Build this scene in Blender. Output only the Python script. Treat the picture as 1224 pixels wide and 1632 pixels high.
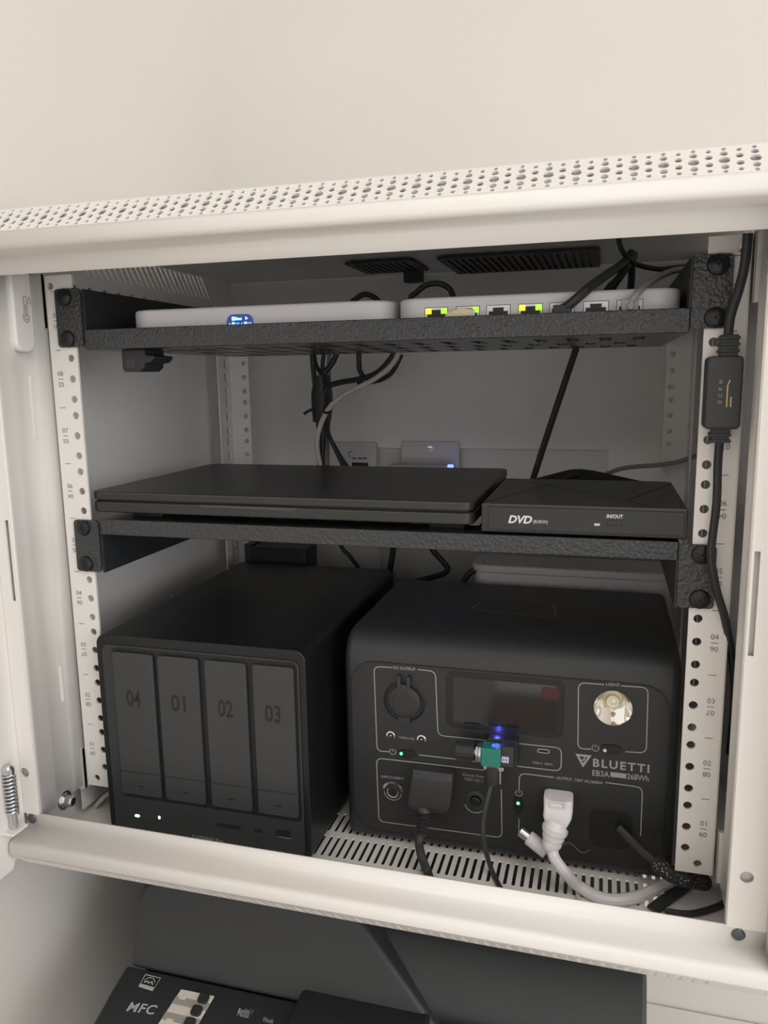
import bpy, bmesh, math, random
from mathutils import Matrix, Vector
random.seed(7)
for o in list(bpy.data.objects): bpy.data.objects.remove(o)
SC = bpy.context.scene; COL = SC.collection
S = 0.001                                   # everything below is written in millimetres
V = Vector
# ------------------------------------------------------------------ camera
CP = V((168.66, -528.625, 330.74)); YAW, PIT, ROL, FPX = -0.2762, -0.1714, -0.0154, 1237.27
fwd = V((math.sin(YAW)*math.cos(PIT), math.cos(YAW)*math.cos(PIT), math.sin(PIT)))
rgt = V((math.cos(YAW), -math.sin(YAW), 0)); up = rgt.cross(fwd)
r2 = rgt*math.cos(ROL) + up*math.sin(ROL); u2 = -rgt*math.sin(ROL) + up*math.cos(ROL)
cam = bpy.data.cameras.new('camera'); co = bpy.data.objects.new('camera', cam); COL.objects.link(co)
cam.sensor_fit = 'VERTICAL'; cam.sensor_height = 24; cam.lens = FPX/1632*24; cam.clip_start = .01; cam.clip_end = 50
co.matrix_world = Matrix(((r2.x, u2.x, -fwd.x, CP.x*S), (r2.y, u2.y, -fwd.y, CP.y*S), (r2.z, u2.z, -fwd.z, CP.z*S), (0, 0, 0, 1)))
SC.camera = co
def ray(x, y): return r2*((x-612)/FPX) + u2*((816-y)/FPX) + fwd
def PY(x, y, Y): d = ray(x, y); return CP + d*((Y-CP.y)/d.y)      # the photo's point on the plane Y = const
def PX(x, y, X): d = ray(x, y); return CP + d*((X-CP.x)/d.x)
def PZ(x, y, Z): d = ray(x, y); return CP + d*((Z-CP.z)/d.z)
# ------------------------------------------------------------------ light and exposure
w = bpy.data.worlds.new('world'); SC.world = w; w.use_nodes = True
w.node_tree.nodes['Background'].inputs[0].default_value = (1, .985, .965, 1)
w.node_tree.nodes['Background'].inputs[1].default_value = .88
def area(name, loc, target, size, energy, color):
    l = bpy.data.lights.new(name, 'AREA'); l.shape = 'RECTANGLE'; l.size, l.size_y = size; l.energy = energy; l.color = color
    o = bpy.data.objects.new(name, l); COL.objects.link(o); o.location = V(loc)*S
    o.rotation_euler = (V(target)-V(loc)).to_track_quat('-Z', 'Y').to_euler(); return o
area('ceiling_lamp', (700, -1000, 1480), (500, -700, -500), (.9, .9), 8, (1, .96, .91))
area('window_daylight', (2300, -1500, 700), (0, 0, 250), (1.2, 1.4), 11, (.96, .98, 1))
SC.view_settings.view_transform = 'Standard'; SC.view_settings.look = 'None'
SC.view_settings.exposure = 0.45; SC.view_settings.gamma = 1
# ------------------------------------------------------------------ materials
MATS = {}
def mat(name, col, rough=.5, metal=0., spec=.5, bump=None, var=.0, emit=None, vscale=40, trans=0, coat=0):
    m = bpy.data.materials.new(name); m.use_nodes = True; nt = m.node_tree; b = nt.nodes['Principled BSDF']
    b.inputs['Base Color'].default_value = (*col, 1); b.inputs['Roughness'].default_value = rough
    b.inputs['Metallic'].default_value = metal; b.inputs['Specular IOR Level'].default_value = spec
    if trans: b.inputs['Transmission Weight'].default_value = trans
    if coat: b.inputs['Coat Weight'].default_value = coat; b.inputs['Coat Roughness'].default_value = .05
    tc = nt.nodes.new('ShaderNodeTexCoord')
    if var:
        n = nt.nodes.new('ShaderNodeTexNoise'); n.inputs['Scale'].default_value = vscale; n.inputs['Detail'].default_value = 4
        r = nt.nodes.new('ShaderNodeValToRGB'); a = 1-var
        r.color_ramp.elements[0].color = (col[0]*a, col[1]*a, col[2]*a, 1); r.color_ramp.elements[0].position = .3
        r.color_ramp.elements[1].color = (*[min(1, c*(1+var)) for c in col], 1); r.color_ramp.elements[1].position = .7
        nt.links.new(tc.outputs['Object'], n.inputs['Vector']); nt.links.new(n.outputs['Fac'], r.inputs['Fac'])
        nt.links.new(r.outputs['Color'], b.inputs['Base Color'])
    if bump:
        sc, st, di = bump
        n = nt.nodes.new('ShaderNodeTexNoise'); n.inputs['Scale'].default_value = sc; n.inputs['Detail'].default_value = 2
        k = nt.nodes.new('ShaderNodeBump'); k.inputs['Strength'].default_value = st; k.inputs['Distance'].default_value = di
        nt.links.new(tc.outputs['Object'], n.inputs['Vector']); nt.links.new(n.outputs['Fac'], k.inputs['Height'])
        nt.links.new(k.outputs['Normal'], b.inputs['Normal'])
    if emit:
        b.inputs['Emission Color'].default_value = (*emit[:3], 1); b.inputs['Emission Strength'].default_value = emit[3]
    MATS[name] = m; return m
WALL = mat('wall_paint', (.755, .725, .685), .75, spec=.2, bump=(260, .12, .0006), var=.015, vscale=6)
WHITE = mat('white_powder_coat', (.83, .805, .77), .42, bump=(1500, .1, .0002), var=.012, vscale=9)
INNER = mat('white_powder_coat_inner', (.86, .84, .815), .5, bump=(1500, .1, .0002), var=.02, vscale=9)
MARK = mat('grey_print', (.16, .155, .15), .6)
HAMMER = mat('black_hammered_paint', (.028, .030, .033), .33, spec=.7, bump=(420, .9, .0015))
BLACKM = mat('black_matte_steel', (.022, .024, .027), .45, bump=(700, .3, .0004))
TRAYM = mat('black_tray_steel', (.030, .031, .033), .27, spec=.6, bump=(700, .15, .0003))
GREYB = mat('grey_bolt', (.10, .11, .12), .35, metal=.5)
STRIPB = mat('strip_backing_grey', (.62, .60, .63), .8)
SCREW = mat('black_screw', (.02, .021, .023), .28, metal=.4)
DEVW = mat('white_polycarbonate', (.66, .635, .65), .38)
PORTW = mat('port_white', (.95, .95, .94), .4)
PORTB = mat('port_black', (.012, .013, .014), .5)
GOLD = mat('gold_contacts', (.5, .38, .16), .4, metal=.6)
LEDY = mat('led_yellow', (.8, .7, .05), .4, emit=(.95, .75, .02, .9))
LEDG = mat('led_lime', (.4, .8, .05), .4, emit=(.35, .85, .02, .9))
LEDGR = mat('led_green', (.1, .8, .3), .4, emit=(.12, 1, .32, 1.4))
LEDW = mat('led_white', (.9, .95, 1), .4, emit=(.85, .95, 1, 5))
LEDB = mat('led_blue', (.1, .15, .9), .4, emit=(.06, .1, 1, 5))
LEDB2 = mat('led_blue_small', (.1, .15, .9), .4, emit=(.06, .1, 1, 1.2))
SCRB = mat('screen_dark_blue', (.01, .015, .06), .12, emit=(.012, .03, .16, 1))
SCRT = mat('screen_cyan_glyphs', (.3, .7, .9), .3, emit=(.30, .72, 1, 1.6))
SCRT2 = mat('screen_blue_glyphs', (.1, .3, .9), .3, emit=(.06, .30, 1, 1.6))
LAPT = mat('laptop_black', (.026, .025, .024), .38, bump=(2500, .15, .0001), var=.05)
LAPT2 = mat('laptop_edge_grey', (.075, .073, .07), .33, metal=.3)
DVDM = mat('dvd_black_plastic', (.022, .023, .025), .38, bump=(1800, .15, .0001))
DVDL = mat('dvd_groove', (.004, .004, .004), .9, spec=.05)
PRINT = mat('white_print', (.72, .71, .69), .5)
NASB = mat('nas_black_metal', (.010, .011, .013), .42, metal=.2, bump=(1800, .15, .0001))
NASF = mat('nas_front_grey', (.030, .033, .037), .42, bump=(1500, .15, .0001))
NASG = mat('nas_gap_black', (.006, .007, .009), .5)
NAST = mat('nas_tray_grey', (.045, .047, .050), .40, metal=.15, bump=(1500, .12, .0001))
NASD = mat('nas_tray_digits', (.008, .008, .009), .5)
EBB = mat('power_station_shell', (.030, .032, .035), .48, bump=(1600, .3, .0002), var=.03)
EBP = mat('power_station_panel', (.024, .0235, .0245), .44, bump=(1600, .15, .0001))
EBD = mat('power_station_black', (.009, .009, .010), .42)
EBL = mat('power_station_lines', (.36, .35, .33), .5)
GLASS = mat('black_display_glass', (.010, .011, .012), .06, spec=.6, coat=.3)
REDG = mat('dark_red', (.055, .008, .008), .2)
CHROME = mat('chrome', (.86, .84, .80), .06, metal=1)
LENS = mat('lamp_emitter', (.85, .78, .6), .15, metal=.3)
STEEL = mat('zinc_steel', (.62, .63, .65), .28, metal=1)
RUB = mat('black_rubber', (.022, .023, .026), .5)
RUB2 = mat('charcoal_plastic', (.038, .038, .040), .5, bump=(1600, .2, .0001))
CABLEG = mat('grey_cable', (.30, .30, .29), .5)
CABLEW = mat('white_cable', (.78, .75, .77), .4)
CABLEC = mat('cream_cable', (.62, .57, .50), .5)
BEIGE = mat('beige_plug', (.70, .60, .42), .5)
GREENP = mat('green_pot_body', (.02, .20, .15), .35)
USBW = mat('usb_tongue', (.6, .58, .8), .4)
PRNB = mat('printer_black', (.017, .019, .022), .40, bump=(1400, .3, .0002))
PRND = mat('printer_grey', (.030, .033, .036), .45, bump=(1400, .35, .0002), var=.03)
PRNS = mat('printer_key_strip', (.62, .59, .52), .5)
PRNS2 = mat('printer_key_strip_dark', (.30, .29, .27), .5)
PRNT = mat('printer_print', (.42, .42, .41), .5)
TABLE = mat('white_table', (.78, .76, .73), .4, var=.01)
FLOORM = mat('floor_wood', (.32, .22, .14), .5, var=.2, vscale=8)
FOAM = mat('dark_foam', (.03, .033, .035), .7)
def braid_mat():
    m = bpy.data.materials.new('braided_sleeve'); m.use_nodes = True; nt = m.node_tree; b = nt.nodes['Principled BSDF']
    tc = nt.nodes.new('ShaderNodeTexCoord'); n = nt.nodes.new('ShaderNodeTexVoronoi'); n.inputs['Scale'].default_value = 480
    r = nt.nodes.new('ShaderNodeValToRGB'); r.color_ramp.elements[0].position = .16; r.color_ramp.elements[0].color = (.5, .5, .5, 1)
    r.color_ramp.elements[1].position = .28; r.color_ramp.elements[1].color = (.02, .02, .022, 1)
    nt.links.new(tc.outputs['Object'], n.inputs['Vector']); nt.links.new(n.outputs['Distance'], r.inputs['Fac'])
    nt.links.new(r.outputs['Color'], b.inputs['Base Color']); b.inputs['Roughness'].default_value = .7; return m
BRAID = braid_mat()
# ------------------------------------------------------------------ mesh helpers
def rrect(x0, x1, y0, y1, r, n=6):
    r = min(r, (x1-x0)/2-1e-4, (y1-y0)/2-1e-4); P = []
    for cx, cy, a in ((x1-r, y1-r, 0), (x0+r, y1-r, 90), (x0+r, y0+r, 180), (x1-r, y0+r, 270)):
        for i in range(n+1):
            t = math.radians(a+90*i/n); P.append((cx+r*math.cos(t), cy+r*math.sin(t)))
    return P
def circ(x, y, r, n=12): return [(x+r*math.cos(2*math.pi*i/n), y+r*math.sin(2*math.pi*i/n)) for i in range(n)]
def rect(x0, x1, y0, y1): return [(x0, y0), (x1, y0), (x1, y1), (x0, y1)]
def frame(o, u, v):
    u = V(u).normalized(); v = V(v).normalized(); n = u.cross(v); o = V(o)
    return Matrix(((u.x, v.x, n.x, o.x), (u.y, v.y, n.y, o.y), (u.z, v.z, n.z, o.z), (0, 0, 0, 1)))
def FXZ(y): return frame((0, y, 0), (1, 0, 0), (0, 0, 1))           # local x,y -> X,Z ; local z -> -Y (towards the viewer)
def FYZ(x): return frame((x, 0, 0), (0, 1, 0), (0, 0, 1))           # local x,y -> Y,Z ; local z -> +X
def FXY(z): return frame((0, 0, z), (1, 0, 0), (0, 1, 0))
class MB:
    def __init__(s): s.v = []; s.f = []
    def add(s, vs, fs, M=None):
        k = len(s.v); s.v += [tuple(M @ V(p)) if M else tuple(p) for p in vs]; s.f += [[i+k for i in f] for f in fs]; return s
    def box(s, x0, x1, y0, y1, z0, z1, M=None):
        return s.add([(x, y, z) for z in (z0, z1) for y in (y0, y1) for x in (x0, x1)],
                     [(0, 2, 3, 1), (4, 5, 7, 6), (0, 1, 5, 4), (2, 6, 7, 3), (0, 4, 6, 2), (1, 3, 7, 5)], M)
    def prism(s, poly, a, b, M):            # polygon in the frame's x,y ; from z=a to z=b
        n = len(poly)
        return s.add([(x, y, a) for x, y in poly]+[(x, y, b) for x, y in poly],
                     [list(range(n))[::-1], list(range(n, 2*n))]+[(i, (i+1) % n, n+(i+1) % n, n+i) for i in range(n)], M)
    def loft(s, rings, cap=True):
        k = len(s.v); n = len(rings[0])
        for r in rings: s.v += [tuple(p) for p in r]
        for j in range(len(rings)-1):
            for i in range(n): a = k+j*n; s.f.append([a+i, a+(i+1) % n, a+n+(i+1) % n, a+n+i])
        if cap: s.f.append([k+i for i in range(n)][::-1]); s.f.append([k+(len(rings)-1)*n+i for i in range(n)])
        return s
    def tube(s, pts, r, n=10, cap=True):
        pts = [V(p) for p in pts]; rings = []; rr = r if isinstance(r, (list, tuple)) else [r]*len(pts)
        t = (pts[1]-pts[0]).normalized(); a = V((0, 0, 1)) if abs(t.z) < .9 else V((1, 0, 0)); u = t.cross(a).normalized()
        for i, p in enumerate(pts):
            t = (pts[min(i+1, len(pts)-1)]-pts[max(i-1, 0)]).normalized(); u = (u-t*u.dot(t)).normalized(); b = t.cross(u)
            rings.append([p+(u*math.cos(2*math.pi*k/n)+b*math.sin(2*math.pi*k/n))*rr[i] for k in range(n)])
        return s.loft(rings, cap)
    def lathe(s, prof, M, n=24, cap=True):   # prof: (radius, height along frame z)
        return s.loft([[M @ V((r*math.cos(2*math.pi*k/n), r*math.sin(2*math.pi*k/n), h)) for k in range(n)] for r, h in prof], cap)
    def sheet(s, prof, a, b, M):             # open polyline in the frame's x,y, swept along z
        n = len(prof)
        return s.add([(x, y, a) for x, y in prof]+[(x, y, b) for x, y in prof], [(i, i+1, n+i+1, n+i) for i in range(n-1)], M)
    def ribbon(s, pts, wd, M):               # polyline in the frame's x,y, drawn as a flat line
        P = [V((p[0], p[1])) for p in pts]; n = len(P); L = []; R = []
        for i in range(n):
            t = (P[min(i+1, n-1)]-P[max(i-1, 0)]).normalized(); q = V((-t.y, t.x))*wd/2
            L.append(P[i]+q); R.append(P[i]-q)
        return s.add([(p.x, p.y, 0) for p in L]+[(p.x, p.y, 0) for p in R], [(n+i, n+i+1, i+1, i) for i in range(n-1)], M)
    def mesh(s, me, M):
        k = len(s.v); s.v += [tuple(M @ v.co) for v in me.vertices]; s.f += [[i+k for i in p.vertices] for p in me.polygons]; return s
    def plate(s, outline, holes, t, M): return s.mesh(fill(outline, holes, t), M)
    def build(s, name, m, parent=None, bevel=0, seg=3, solid=0, ang=35, loc=None):
        me = bpy.data.meshes.new(name); me.from_pydata([(x*S, y*S, z*S) for x, y, z in s.v], [], s.f); me.validate(); me.update()
        if not solid and not getattr(s, 'keep', False):
            b = bmesh.new(); b.from_mesh(me); bmesh.ops.recalc_face_normals(b, faces=b.faces); b.to_mesh(me); b.free()
        me.materials.append(m); o = bpy.data.objects.new(name, me); COL.objects.link(o)
        me.polygons.foreach_set('use_smooth', [True]*len(me.polygons)); me.set_sharp_from_angle(angle=math.radians(ang))
        if solid:
            d = o.modifiers.new('thickness', 'SOLIDIFY'); d.thickness = solid*S; d.offset = 0
        if bevel:
            d = o.modifiers.new('bevel', 'BEVEL'); d.width = bevel*S; d.segments = seg; d.limit_method = 'ANGLE'; d.angle_limit = math.radians(40)
            d.harden_normals = True
        if parent is not None:
            o.parent = parent
            q = parent; T = V((0, 0, 0))
            while q is not None: T += q.location; q = q.parent
            o.location = -T + (V(loc)*S if loc else V((0, 0, 0)))
        elif loc: o.location = V(loc)*S
        return o
def ev_mesh(o):
    dg = bpy.context.evaluated_depsgraph_get(); me = bpy.data.meshes.new_from_object(o.evaluated_get(dg)); return me
def fill(outline, holes, t):
    cu = bpy.data.curves.new('tmp', 'CURVE'); cu.dimensions = '2D'; cu.fill_mode = 'BOTH'; cu.extrude = t/2
    for poly in [outline]+list(holes):
        sp = cu.splines.new('POLY'); sp.points.add(len(poly)-1); sp.use_cyclic_u = True
        for p, (x, y) in zip(sp.points, poly): p.co = (x, y, 0, 1)
    o = bpy.data.objects.new('tmp', cu); COL.objects.link(o); me = ev_mesh(o); bpy.data.objects.remove(o); bpy.data.curves.remove(cu); return me
def tmesh(txt, wd=None, h=None, shear=0, bold=0, spacing=1):
    cu = bpy.data.curves.new('tmp', 'FONT'); cu.body = txt; cu.size = 10; cu.shear = shear; cu.offset = bold; cu.resolution_u = 3; cu.space_character = spacing
    o = bpy.data.objects.new('tmp', cu); COL.objects.link(o); me = ev_mesh(o); bpy.data.objects.remove(o); bpy.data.curves.remove(cu)
    xs = [v.co.x for v in me.vertices]; ys = [v.co.y for v in me.vertices]
    cx, cy, W, H = (min(xs)+max(xs))/2, (min(ys)+max(ys))/2, max(xs)-min(xs), max(ys)-min(ys)
    sx = wd/W if wd else h/H; sy = h/H if h else sx
    for v in me.vertices: v.co.x = (v.co.x-cx)*sx; v.co.y = (v.co.y-cy)*sy
    return me
def thing(name, label, cat, loc, group=None):
    o = bpy.data.objects.new(name, None); COL.objects.link(o); o.location = V(loc)*S; o.empty_display_size = .02
    return tag(o, label, cat, group)
def tag(o, label, cat, group=None):
    o['label'] = label; o['category'] = cat
    if group: o['group'] = group
    return o
def struct(o): o['kind'] = 'structure'; return o
def smooth(pts, n=6):                       # Catmull-Rom through the given points
    P = [V(p) for p in pts]; P = [P[0]*2-P[1]]+P+[P[-1]*2-P[-2]]; out = []
    for i in range(1, len(P)-2):
        for k in range(n):
            t = k/n; a, b, c, d = P[i-1:i+3]
            out.append(.5*((2*b)+(c-a)*t+(2*a-5*b+4*c-d)*t*t+(3*b-a-3*c+d)*t**3))
    out.append(P[-2]); return out
def cable(name, pts, r, m, label, cat='cable', group=None):
    o = MB().tube(smooth(pts), r, 10).build(name, m); return tag(o, label, cat, group)
def stroke(mb, pts, wd, M): mb.ribbon(pts, wd, M)
def xz(p): return (p.x, p.z)
def rounded(pts, r, n=5):                   # open polyline with its inner corners rounded
    P = [V(p) for p in pts]; out = [tuple(P[0])]
    for i in range(1, len(P)-1):
        a, b, c = P[i-1], P[i], P[i+1]; u = (a-b); v = (c-b); k = min(r, u.length*.49, v.length*.49)
        p = b+u.normalized()*k; q = b+v.normalized()*k
        for j in range(n+1):
            t = j/n; w_ = p*(1-t)**2+b*2*t*(1-t)+q*t*t; out.append(tuple(w_))
    out.append(tuple(P[-1])); return out
# ------------------------------------------------------------------ room
XL, YB, ZT, ZF, ZC = -294, 375, -440, -1180, 1520
struct(MB().box(XL-80, 3000, YB, YB+80, ZF, ZC).build('wall_back', WALL))
struct(MB().box(XL-80, XL, -3000, YB, ZF, ZC).build('wall_left', WALL))
struct(MB().box(XL-80, 3000, -3000, YB+80, ZF-60, ZF).build('floor', FLOORM))
struct(MB().box(XL-80, 3000, -3000, YB+80, ZC, ZC+60).build('ceiling', WALL))
t = thing('printer_table', 'white table top against the wall under the black printer', 'table', (200, 100, ZF))
MB().box(-285, 900, -330, YB-2, ZT-28, ZT).build('table_top', TABLE, t, bevel=2)
for x in (-260, 860):
    for y in (-300, 340): MB().box(x-22, x+22, y-22, y+22, ZF, ZT-28).build('leg', TABLE, t, bevel=2)
# ------------------------------------------------------------------ network cabinet
CAB = thing('network_cabinet', 'white steel wall cabinet with open door and numbered rack rails', 'cabinet', (0, 150, -48))
XO = 277
def slots(y0, y1, pitch, z0, z1, wd, lean):
    out = []; y = y0
    while y < y1:
        out.append([(y, z1), (y+wd, z1), (y+wd+lean, z0), (y+lean, z0)]); y += pitch
    return out
# floor with rows of ventilation slots
hol = []
for row, (ya, yb) in enumerate(((5, 33), (39, 67), (250, 278), (284, 312))):
    x = -214
    while x < 226: hol.append(rrect(x, x+2.8, ya, yb, 1.35, 3)); x += 6.4
MB().plate(rect(-XO+1, XO-1, -58, 366), hol, 1.4, FXY(-48.7)).build('floor_panel', INNER, CAB)
# roof with two dark slotted plates under it
MB().plate(rect(-XO+1, XO-1, -62, 366), [], 1.4, FXY(447)).build('roof_panel', INNER, CAB)
for (x0, x1, y0, y1) in ((-86, -16, 236, 316), (8, 160, 236, 356)):
    hs = []; x = x0+8
    while x < x1-8: hs.append(rrect(x, x+3, y0+8, y1-8, 1.4, 2)); x += 7
    fp = MB().plate(rrect(x0, x1, y0, y1, 4), hs, 2, FXY(443.5)).build('roof_grille', RUB2, CAB)
    MB().box(x0+6, x1-6, y0+6, y1-6, 444.8, 446.2).build('grille_backing', PORTB, fp)
MB().box(-45, -25, 316, 330, 432, 446).build('fan_wire_clip', RUB2, CAB, bevel=1)
# side panels
sl = slots(72, 300, 9.6, 421, 446, 3.4, 19)
MB().plate(rect(-62, 368, -49, 447), sl, 1.4, FYZ(-XO)).build('side_panel', INNER, CAB)
sr = sl + slots(170, 250, 6.5, -14, 58, 2.6, 0)
MB().plate(rect(-62, 368, -49, 447), sr, 1.4, FYZ(XO)).build('side_panel', INNER, CAB)
# back panel with cable cut-out and fine slits
hol = [rect(-91, 175, 40, 248)]
BKP = MB().plate(rect(-XO+1, XO-1, -49, 447), hol, 1.4, FXZ(367.2)).build('back_panel', INNER, CAB)
x = -150; rb = MB()
while x < 160: rb.box(x, x+2.6, 366.0, 366.6, 328, 353); x += 5.2
rb.build('pressed_ribs', INNER, BKP)
# depth beams with slots, near the roof and the floor
for sx in (-1, 1):
    for z0 in (398, -40):
        hs = []; y = 46
        while y < 290: hs.append(rrect(y, y+6, z0+9, z0+13, 1.5, 3)); y += 21
        b = MB().plate(rect(4, 330, z0, z0+22), hs, 1.5, FYZ(sx*262)); b.box(min(sx*262, sx*276), max(sx*262, sx*276), 4, 330, z0+20.5, z0+22)
        b.build('depth_beam', INNER, CAB)
# rails
def rail(name, sx, Y, back):
    hs = []
    for k in range(9):
        for d in (6.35, 22.225, 38.1): hs.append(circ(sx*232.5, k*44.45+d, 2.9, 14))
    hs += [circ(sx*241, -4.5, 2.8, 14), circ(sx*246, 404, 2.8, 14)]
    a, b = sorted((sx*226.6, sx*250.6))
    mb = MB().plate(rect(a, b, -12, 412), hs, 1.8, FXZ(Y))
    ws = []
    for k in range(9):
        for d in (6.35, 22.225, 38.1): ws.append(rrect(Y+back*12-3.5, Y+back*12+3.5, k*44.45+d-5, k*44.45+d+5, 1, 2))
    ya, yb = sorted((Y, Y+back*30))
    mb.plate(rect(ya, yb, -12, 412), ws, 1.8, FYZ(sx*250.6))
    return mb.build(name, WHITE if back > 0 else INNER, CAB)
RAILS = {}
for sx in (-1, 1):
    RAILS[sx] = rail('front_rail', sx, 0, 1)
    rail('rear_rail', sx, 304, -1)
    mk = MB(); M0 = FXZ(-1.05)
    for k in range(9):
        zc = k*44.45+22.2; X = sx*243.3
        mk.mesh(tmesh('%02d' % (k+1), h=3.6), M0 @ Matrix.Translation((X, zc+4.2, 0)))
        mk.mesh(tmesh('%02d' % (9-k), h=3.6), M0 @ Matrix.Translation((X, zc-4.2, 0)) @ Matrix.Rotation(math.pi, 4, 'Z'))
        mk.ribbon([(X-2.2, zc), (X+2.2, zc)], .5, M0)
        mk.ribbon([(X-2.5, zc+22.2), (X+2.5, zc+22.2)], .5, M0)
    mk.keep = True; mk.build('unit_numbers', MARK, RAILS[sx])
    # end brackets that carry the rail
    for z0, z1 in ((-16, 22), (372, 414)):
        a, b = sorted((sx*252.5, sx*261))
        MB().box(a, b, -3, 1, z0, z1).box(*sorted((sx*252.5, sx*254)), -3, 26, z0, z1).build('rail_bracket', WHITE, CAB, bevel=.6)
# front frame: posts
for sx in (-1, 1):
    a, b = sorted((sx*251.5, sx*274))
    hs = [rect(*sorted((sx*253, sx*256.2)), 169, 231), circ(sx*261, 29, 4, 16), circ(sx*261, 371, 4, 16)]
    po = MB().plate(rect(a, b, -6, 406), hs, 1.4, FXZ(-60)).build('front_post', WHITE, CAB)
    MB().box(a+1, b-.5, -56, -55, -6, 406).build('post_backing', INNER, po)  # added white sheet that keeps the post's slot and holes from looking dark
    end = [(sx*256, -8), (sx*252.2, 3)] if sx < 0 else [(sx*256, -6), (sx*262, -5)]
    prof = [(sx*251.5, -60), (sx*251, -58), (sx*252, -55), (sx*255, -42), (sx*255, -36), (sx*256.5, -33), (sx*256.5, -16), (sx*255, -13)]+end
    MB().sheet(prof, -12, 412, FXY(0)).build('post_return', WHITE, po, solid=.9)
    prof = [(sx*274, -60), (sx*274.5, -79), (sx*276, -81), (sx*284, -81), (sx*285, -79), (sx*285, -60), (sx*277, -58)]
    MB().sheet(prof, -30 if sx > 0 else -6, 428, FXY(0)).build('post_bead', WHITE, po, solid=.9)
# beams: flange, ledge and rounded front, then a perforated 45 degree strip
def beam(name, zs, x0, x1):
    zz = lambda z: z if zs < 0 else 400-z
    prof = [(-60, zz(-5)), (-60, zz(-15)), (-61, zz(-16.6)), (-63, zz(-17.2)), (-78, zz(-18.6)), (-80.4, zz(-19.6)), (-81.4, zz(-22)), (-81.4, zz(-27.5)), (-80.6, zz(-29.4))]
    M = frame((0, 0, 0), (0, 1, 0), (0, 0, 1))
    o = MB().sheet(prof, x0, x1, M).build(name, WHITE, CAB, solid=1.2, ang=22)
    hs = []; n = 80; L = 24.0
    for i in range(n):
        x = -279+7.4*i
        if x > 244 or x < x0+6: continue
        for v, r in (((-10.2, 1.3), (-6, 2.1), (0, 2.9), (6, 2.1), (10.2, 1.3)) if i % 2 == 0 else ((-8.8, 1.4), (-3.3, 2.0), (3.3, 2.0), (8.8, 1.4))):
            hs.append(circ(x, v, r, 10))
    za, zb = zz(-29.4), zz(-46.4)
    c = V((0, (-80.6-63.6)/2, (za+zb)/2)); vv = V((0, 17, zb-za)).normalized()
    MB().plate(rect(x0, x1, -L/2, L/2), hs, 1.1, frame(c, (1, 0, 0), vv)).build('vent_strip', WHITE, o)
    MB().plate(rect(x0+2, x1-2, -L/2+1, L/2-1), [], .6, frame(c+V((0, 17, za-zb)).normalized()*2.6, (1, 0, 0), vv)).build('strip_backing', STRIPB, o)  # pale sheet added behind the strip to lighten its holes
beam('top_beam', 1, -285, 285); beam('bottom_beam', -1, -263, 285)
for x in (-258.5, 258.5):
    for z in (-10, 410):
        MB().lathe([(4.0, 0), (4.0, .8), (3.2, 1.6), (0.4, 2.0)], frame((x, -60.4, z), (1, 0, 0), (0, 0, 1)), 20).build('frame_bolt', GREYB, CAB)
MB().lathe([(3, -1), (3, .3), (.3, .3)], frame((271, -74, -18.2), (1, 0, 0), (0, 1, 0)), 16).build('ledge_hole_disc', SCREW, CAB)  # dark disc painted in for the darkness of an open ledge hole
# bolt inside the left post
bl = MB().lathe([(6.2, 0), (6.2, 1.6), (4.6, 1.8), (4.6, 7.5), (3.8, 8.5), (.5, 8.5)], frame((-256, -25, -14), (0, 1, 0), (0, 0, 1)), 6)
bl.lathe([(8, -.6), (8, .6), (.5, .7)], frame((-256, -25, -14), (0, 1, 0), (0, 0, 1)), 20); bl.build('hinge_bolt', STEEL, CAB)
for p_, q_ in (((95, 1062), (101, 1118)), ((49, 598), (57, 700))):
    a, b = PX(*p_, -256), PX(*q_, -256); ym = (a.y+b.y)/2
    MB().box(-256.6, -255.6, ym-1.6, ym+1.6, b.z, a.z).build('embossed_tab', WHITE, CAB, bevel=.4)
# open door
dr = MB().plate([(-61, -19), (-66, -18), (-67, -23), (-78, -44), (-93, -44), (-560, -44), (-560, 444), (-66, 444), (-61, 440)], [], 1.6, FYZ(-266))
dr.box(-285, -266, -560, -96, -44, -42).box(-285, -266, -560, -96, 442, 444).box(-285, -283.5, -560, -96, -44, 444)
DOOR = dr.build('door', WHITE, CAB)
hx, hy = -260, -78
MB().tube([(hx, hy, -8), (hx, hy, 42)], 3.0, 14).lathe([(4.6, 0), (4.6, 4), (3, 6), (.4, 6.4)], frame((hx, hy, 38), (1, 0, 0), (0, 1, 0)), 16).build('hinge_pin', STEEL, DOOR)
hel = [(hx+4.6*math.cos(a*.62), hy+4.6*math.sin(a*.62), 4+a*.30) for a in range(112)]
MB().tube(hel, .8, 6).build('hinge_spring', STEEL, DOOR)
MB().box(-265, -254, -86, -70, -10, -8).box(-265.2, -263.8, -92, -70, -10, 50).build('hinge_bracket', WHITE, DOOR, bevel=.5)
# temperature sensor stuck to the left post
t = thing('temperature_sensor', 'white rounded sensor strip with thermometer icon on the inner post', 'sensor', (-253, -28, 354))
MB().prism(rrect(-38, -17, 354, 428, 8), -2.8, 4, FYZ(-254)).build('case', WHITE, t, bevel=2.4)
mk = MB(); M = FYZ(-249.8); cx, cz = -25.5, 386
def arcpts(x, y, r, a0, a1, n=14): return [(x+r*math.cos(math.radians(a0+(a1-a0)*i/n)), y+r*math.sin(math.radians(a0+(a1-a0)*i/n))) for i in range(n+1)]
mk.ribbon([(cx-1.6, cz-4)]+[(cx-1.6, cz+7)]+arcpts(cx, cz+7, 1.6, 180, 0, 8)+[(cx+1.6, cz-4)]+arcpts(cx, cz-7, 3.3, 58, -238, 20), .55, M)
mk.ribbon(arcpts(cx, cz-7, 1.7, 0, 360, 16), .55, M); mk.ribbon([(cx, cz-5.3), (cx, cz+3)], .55, M)
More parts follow.
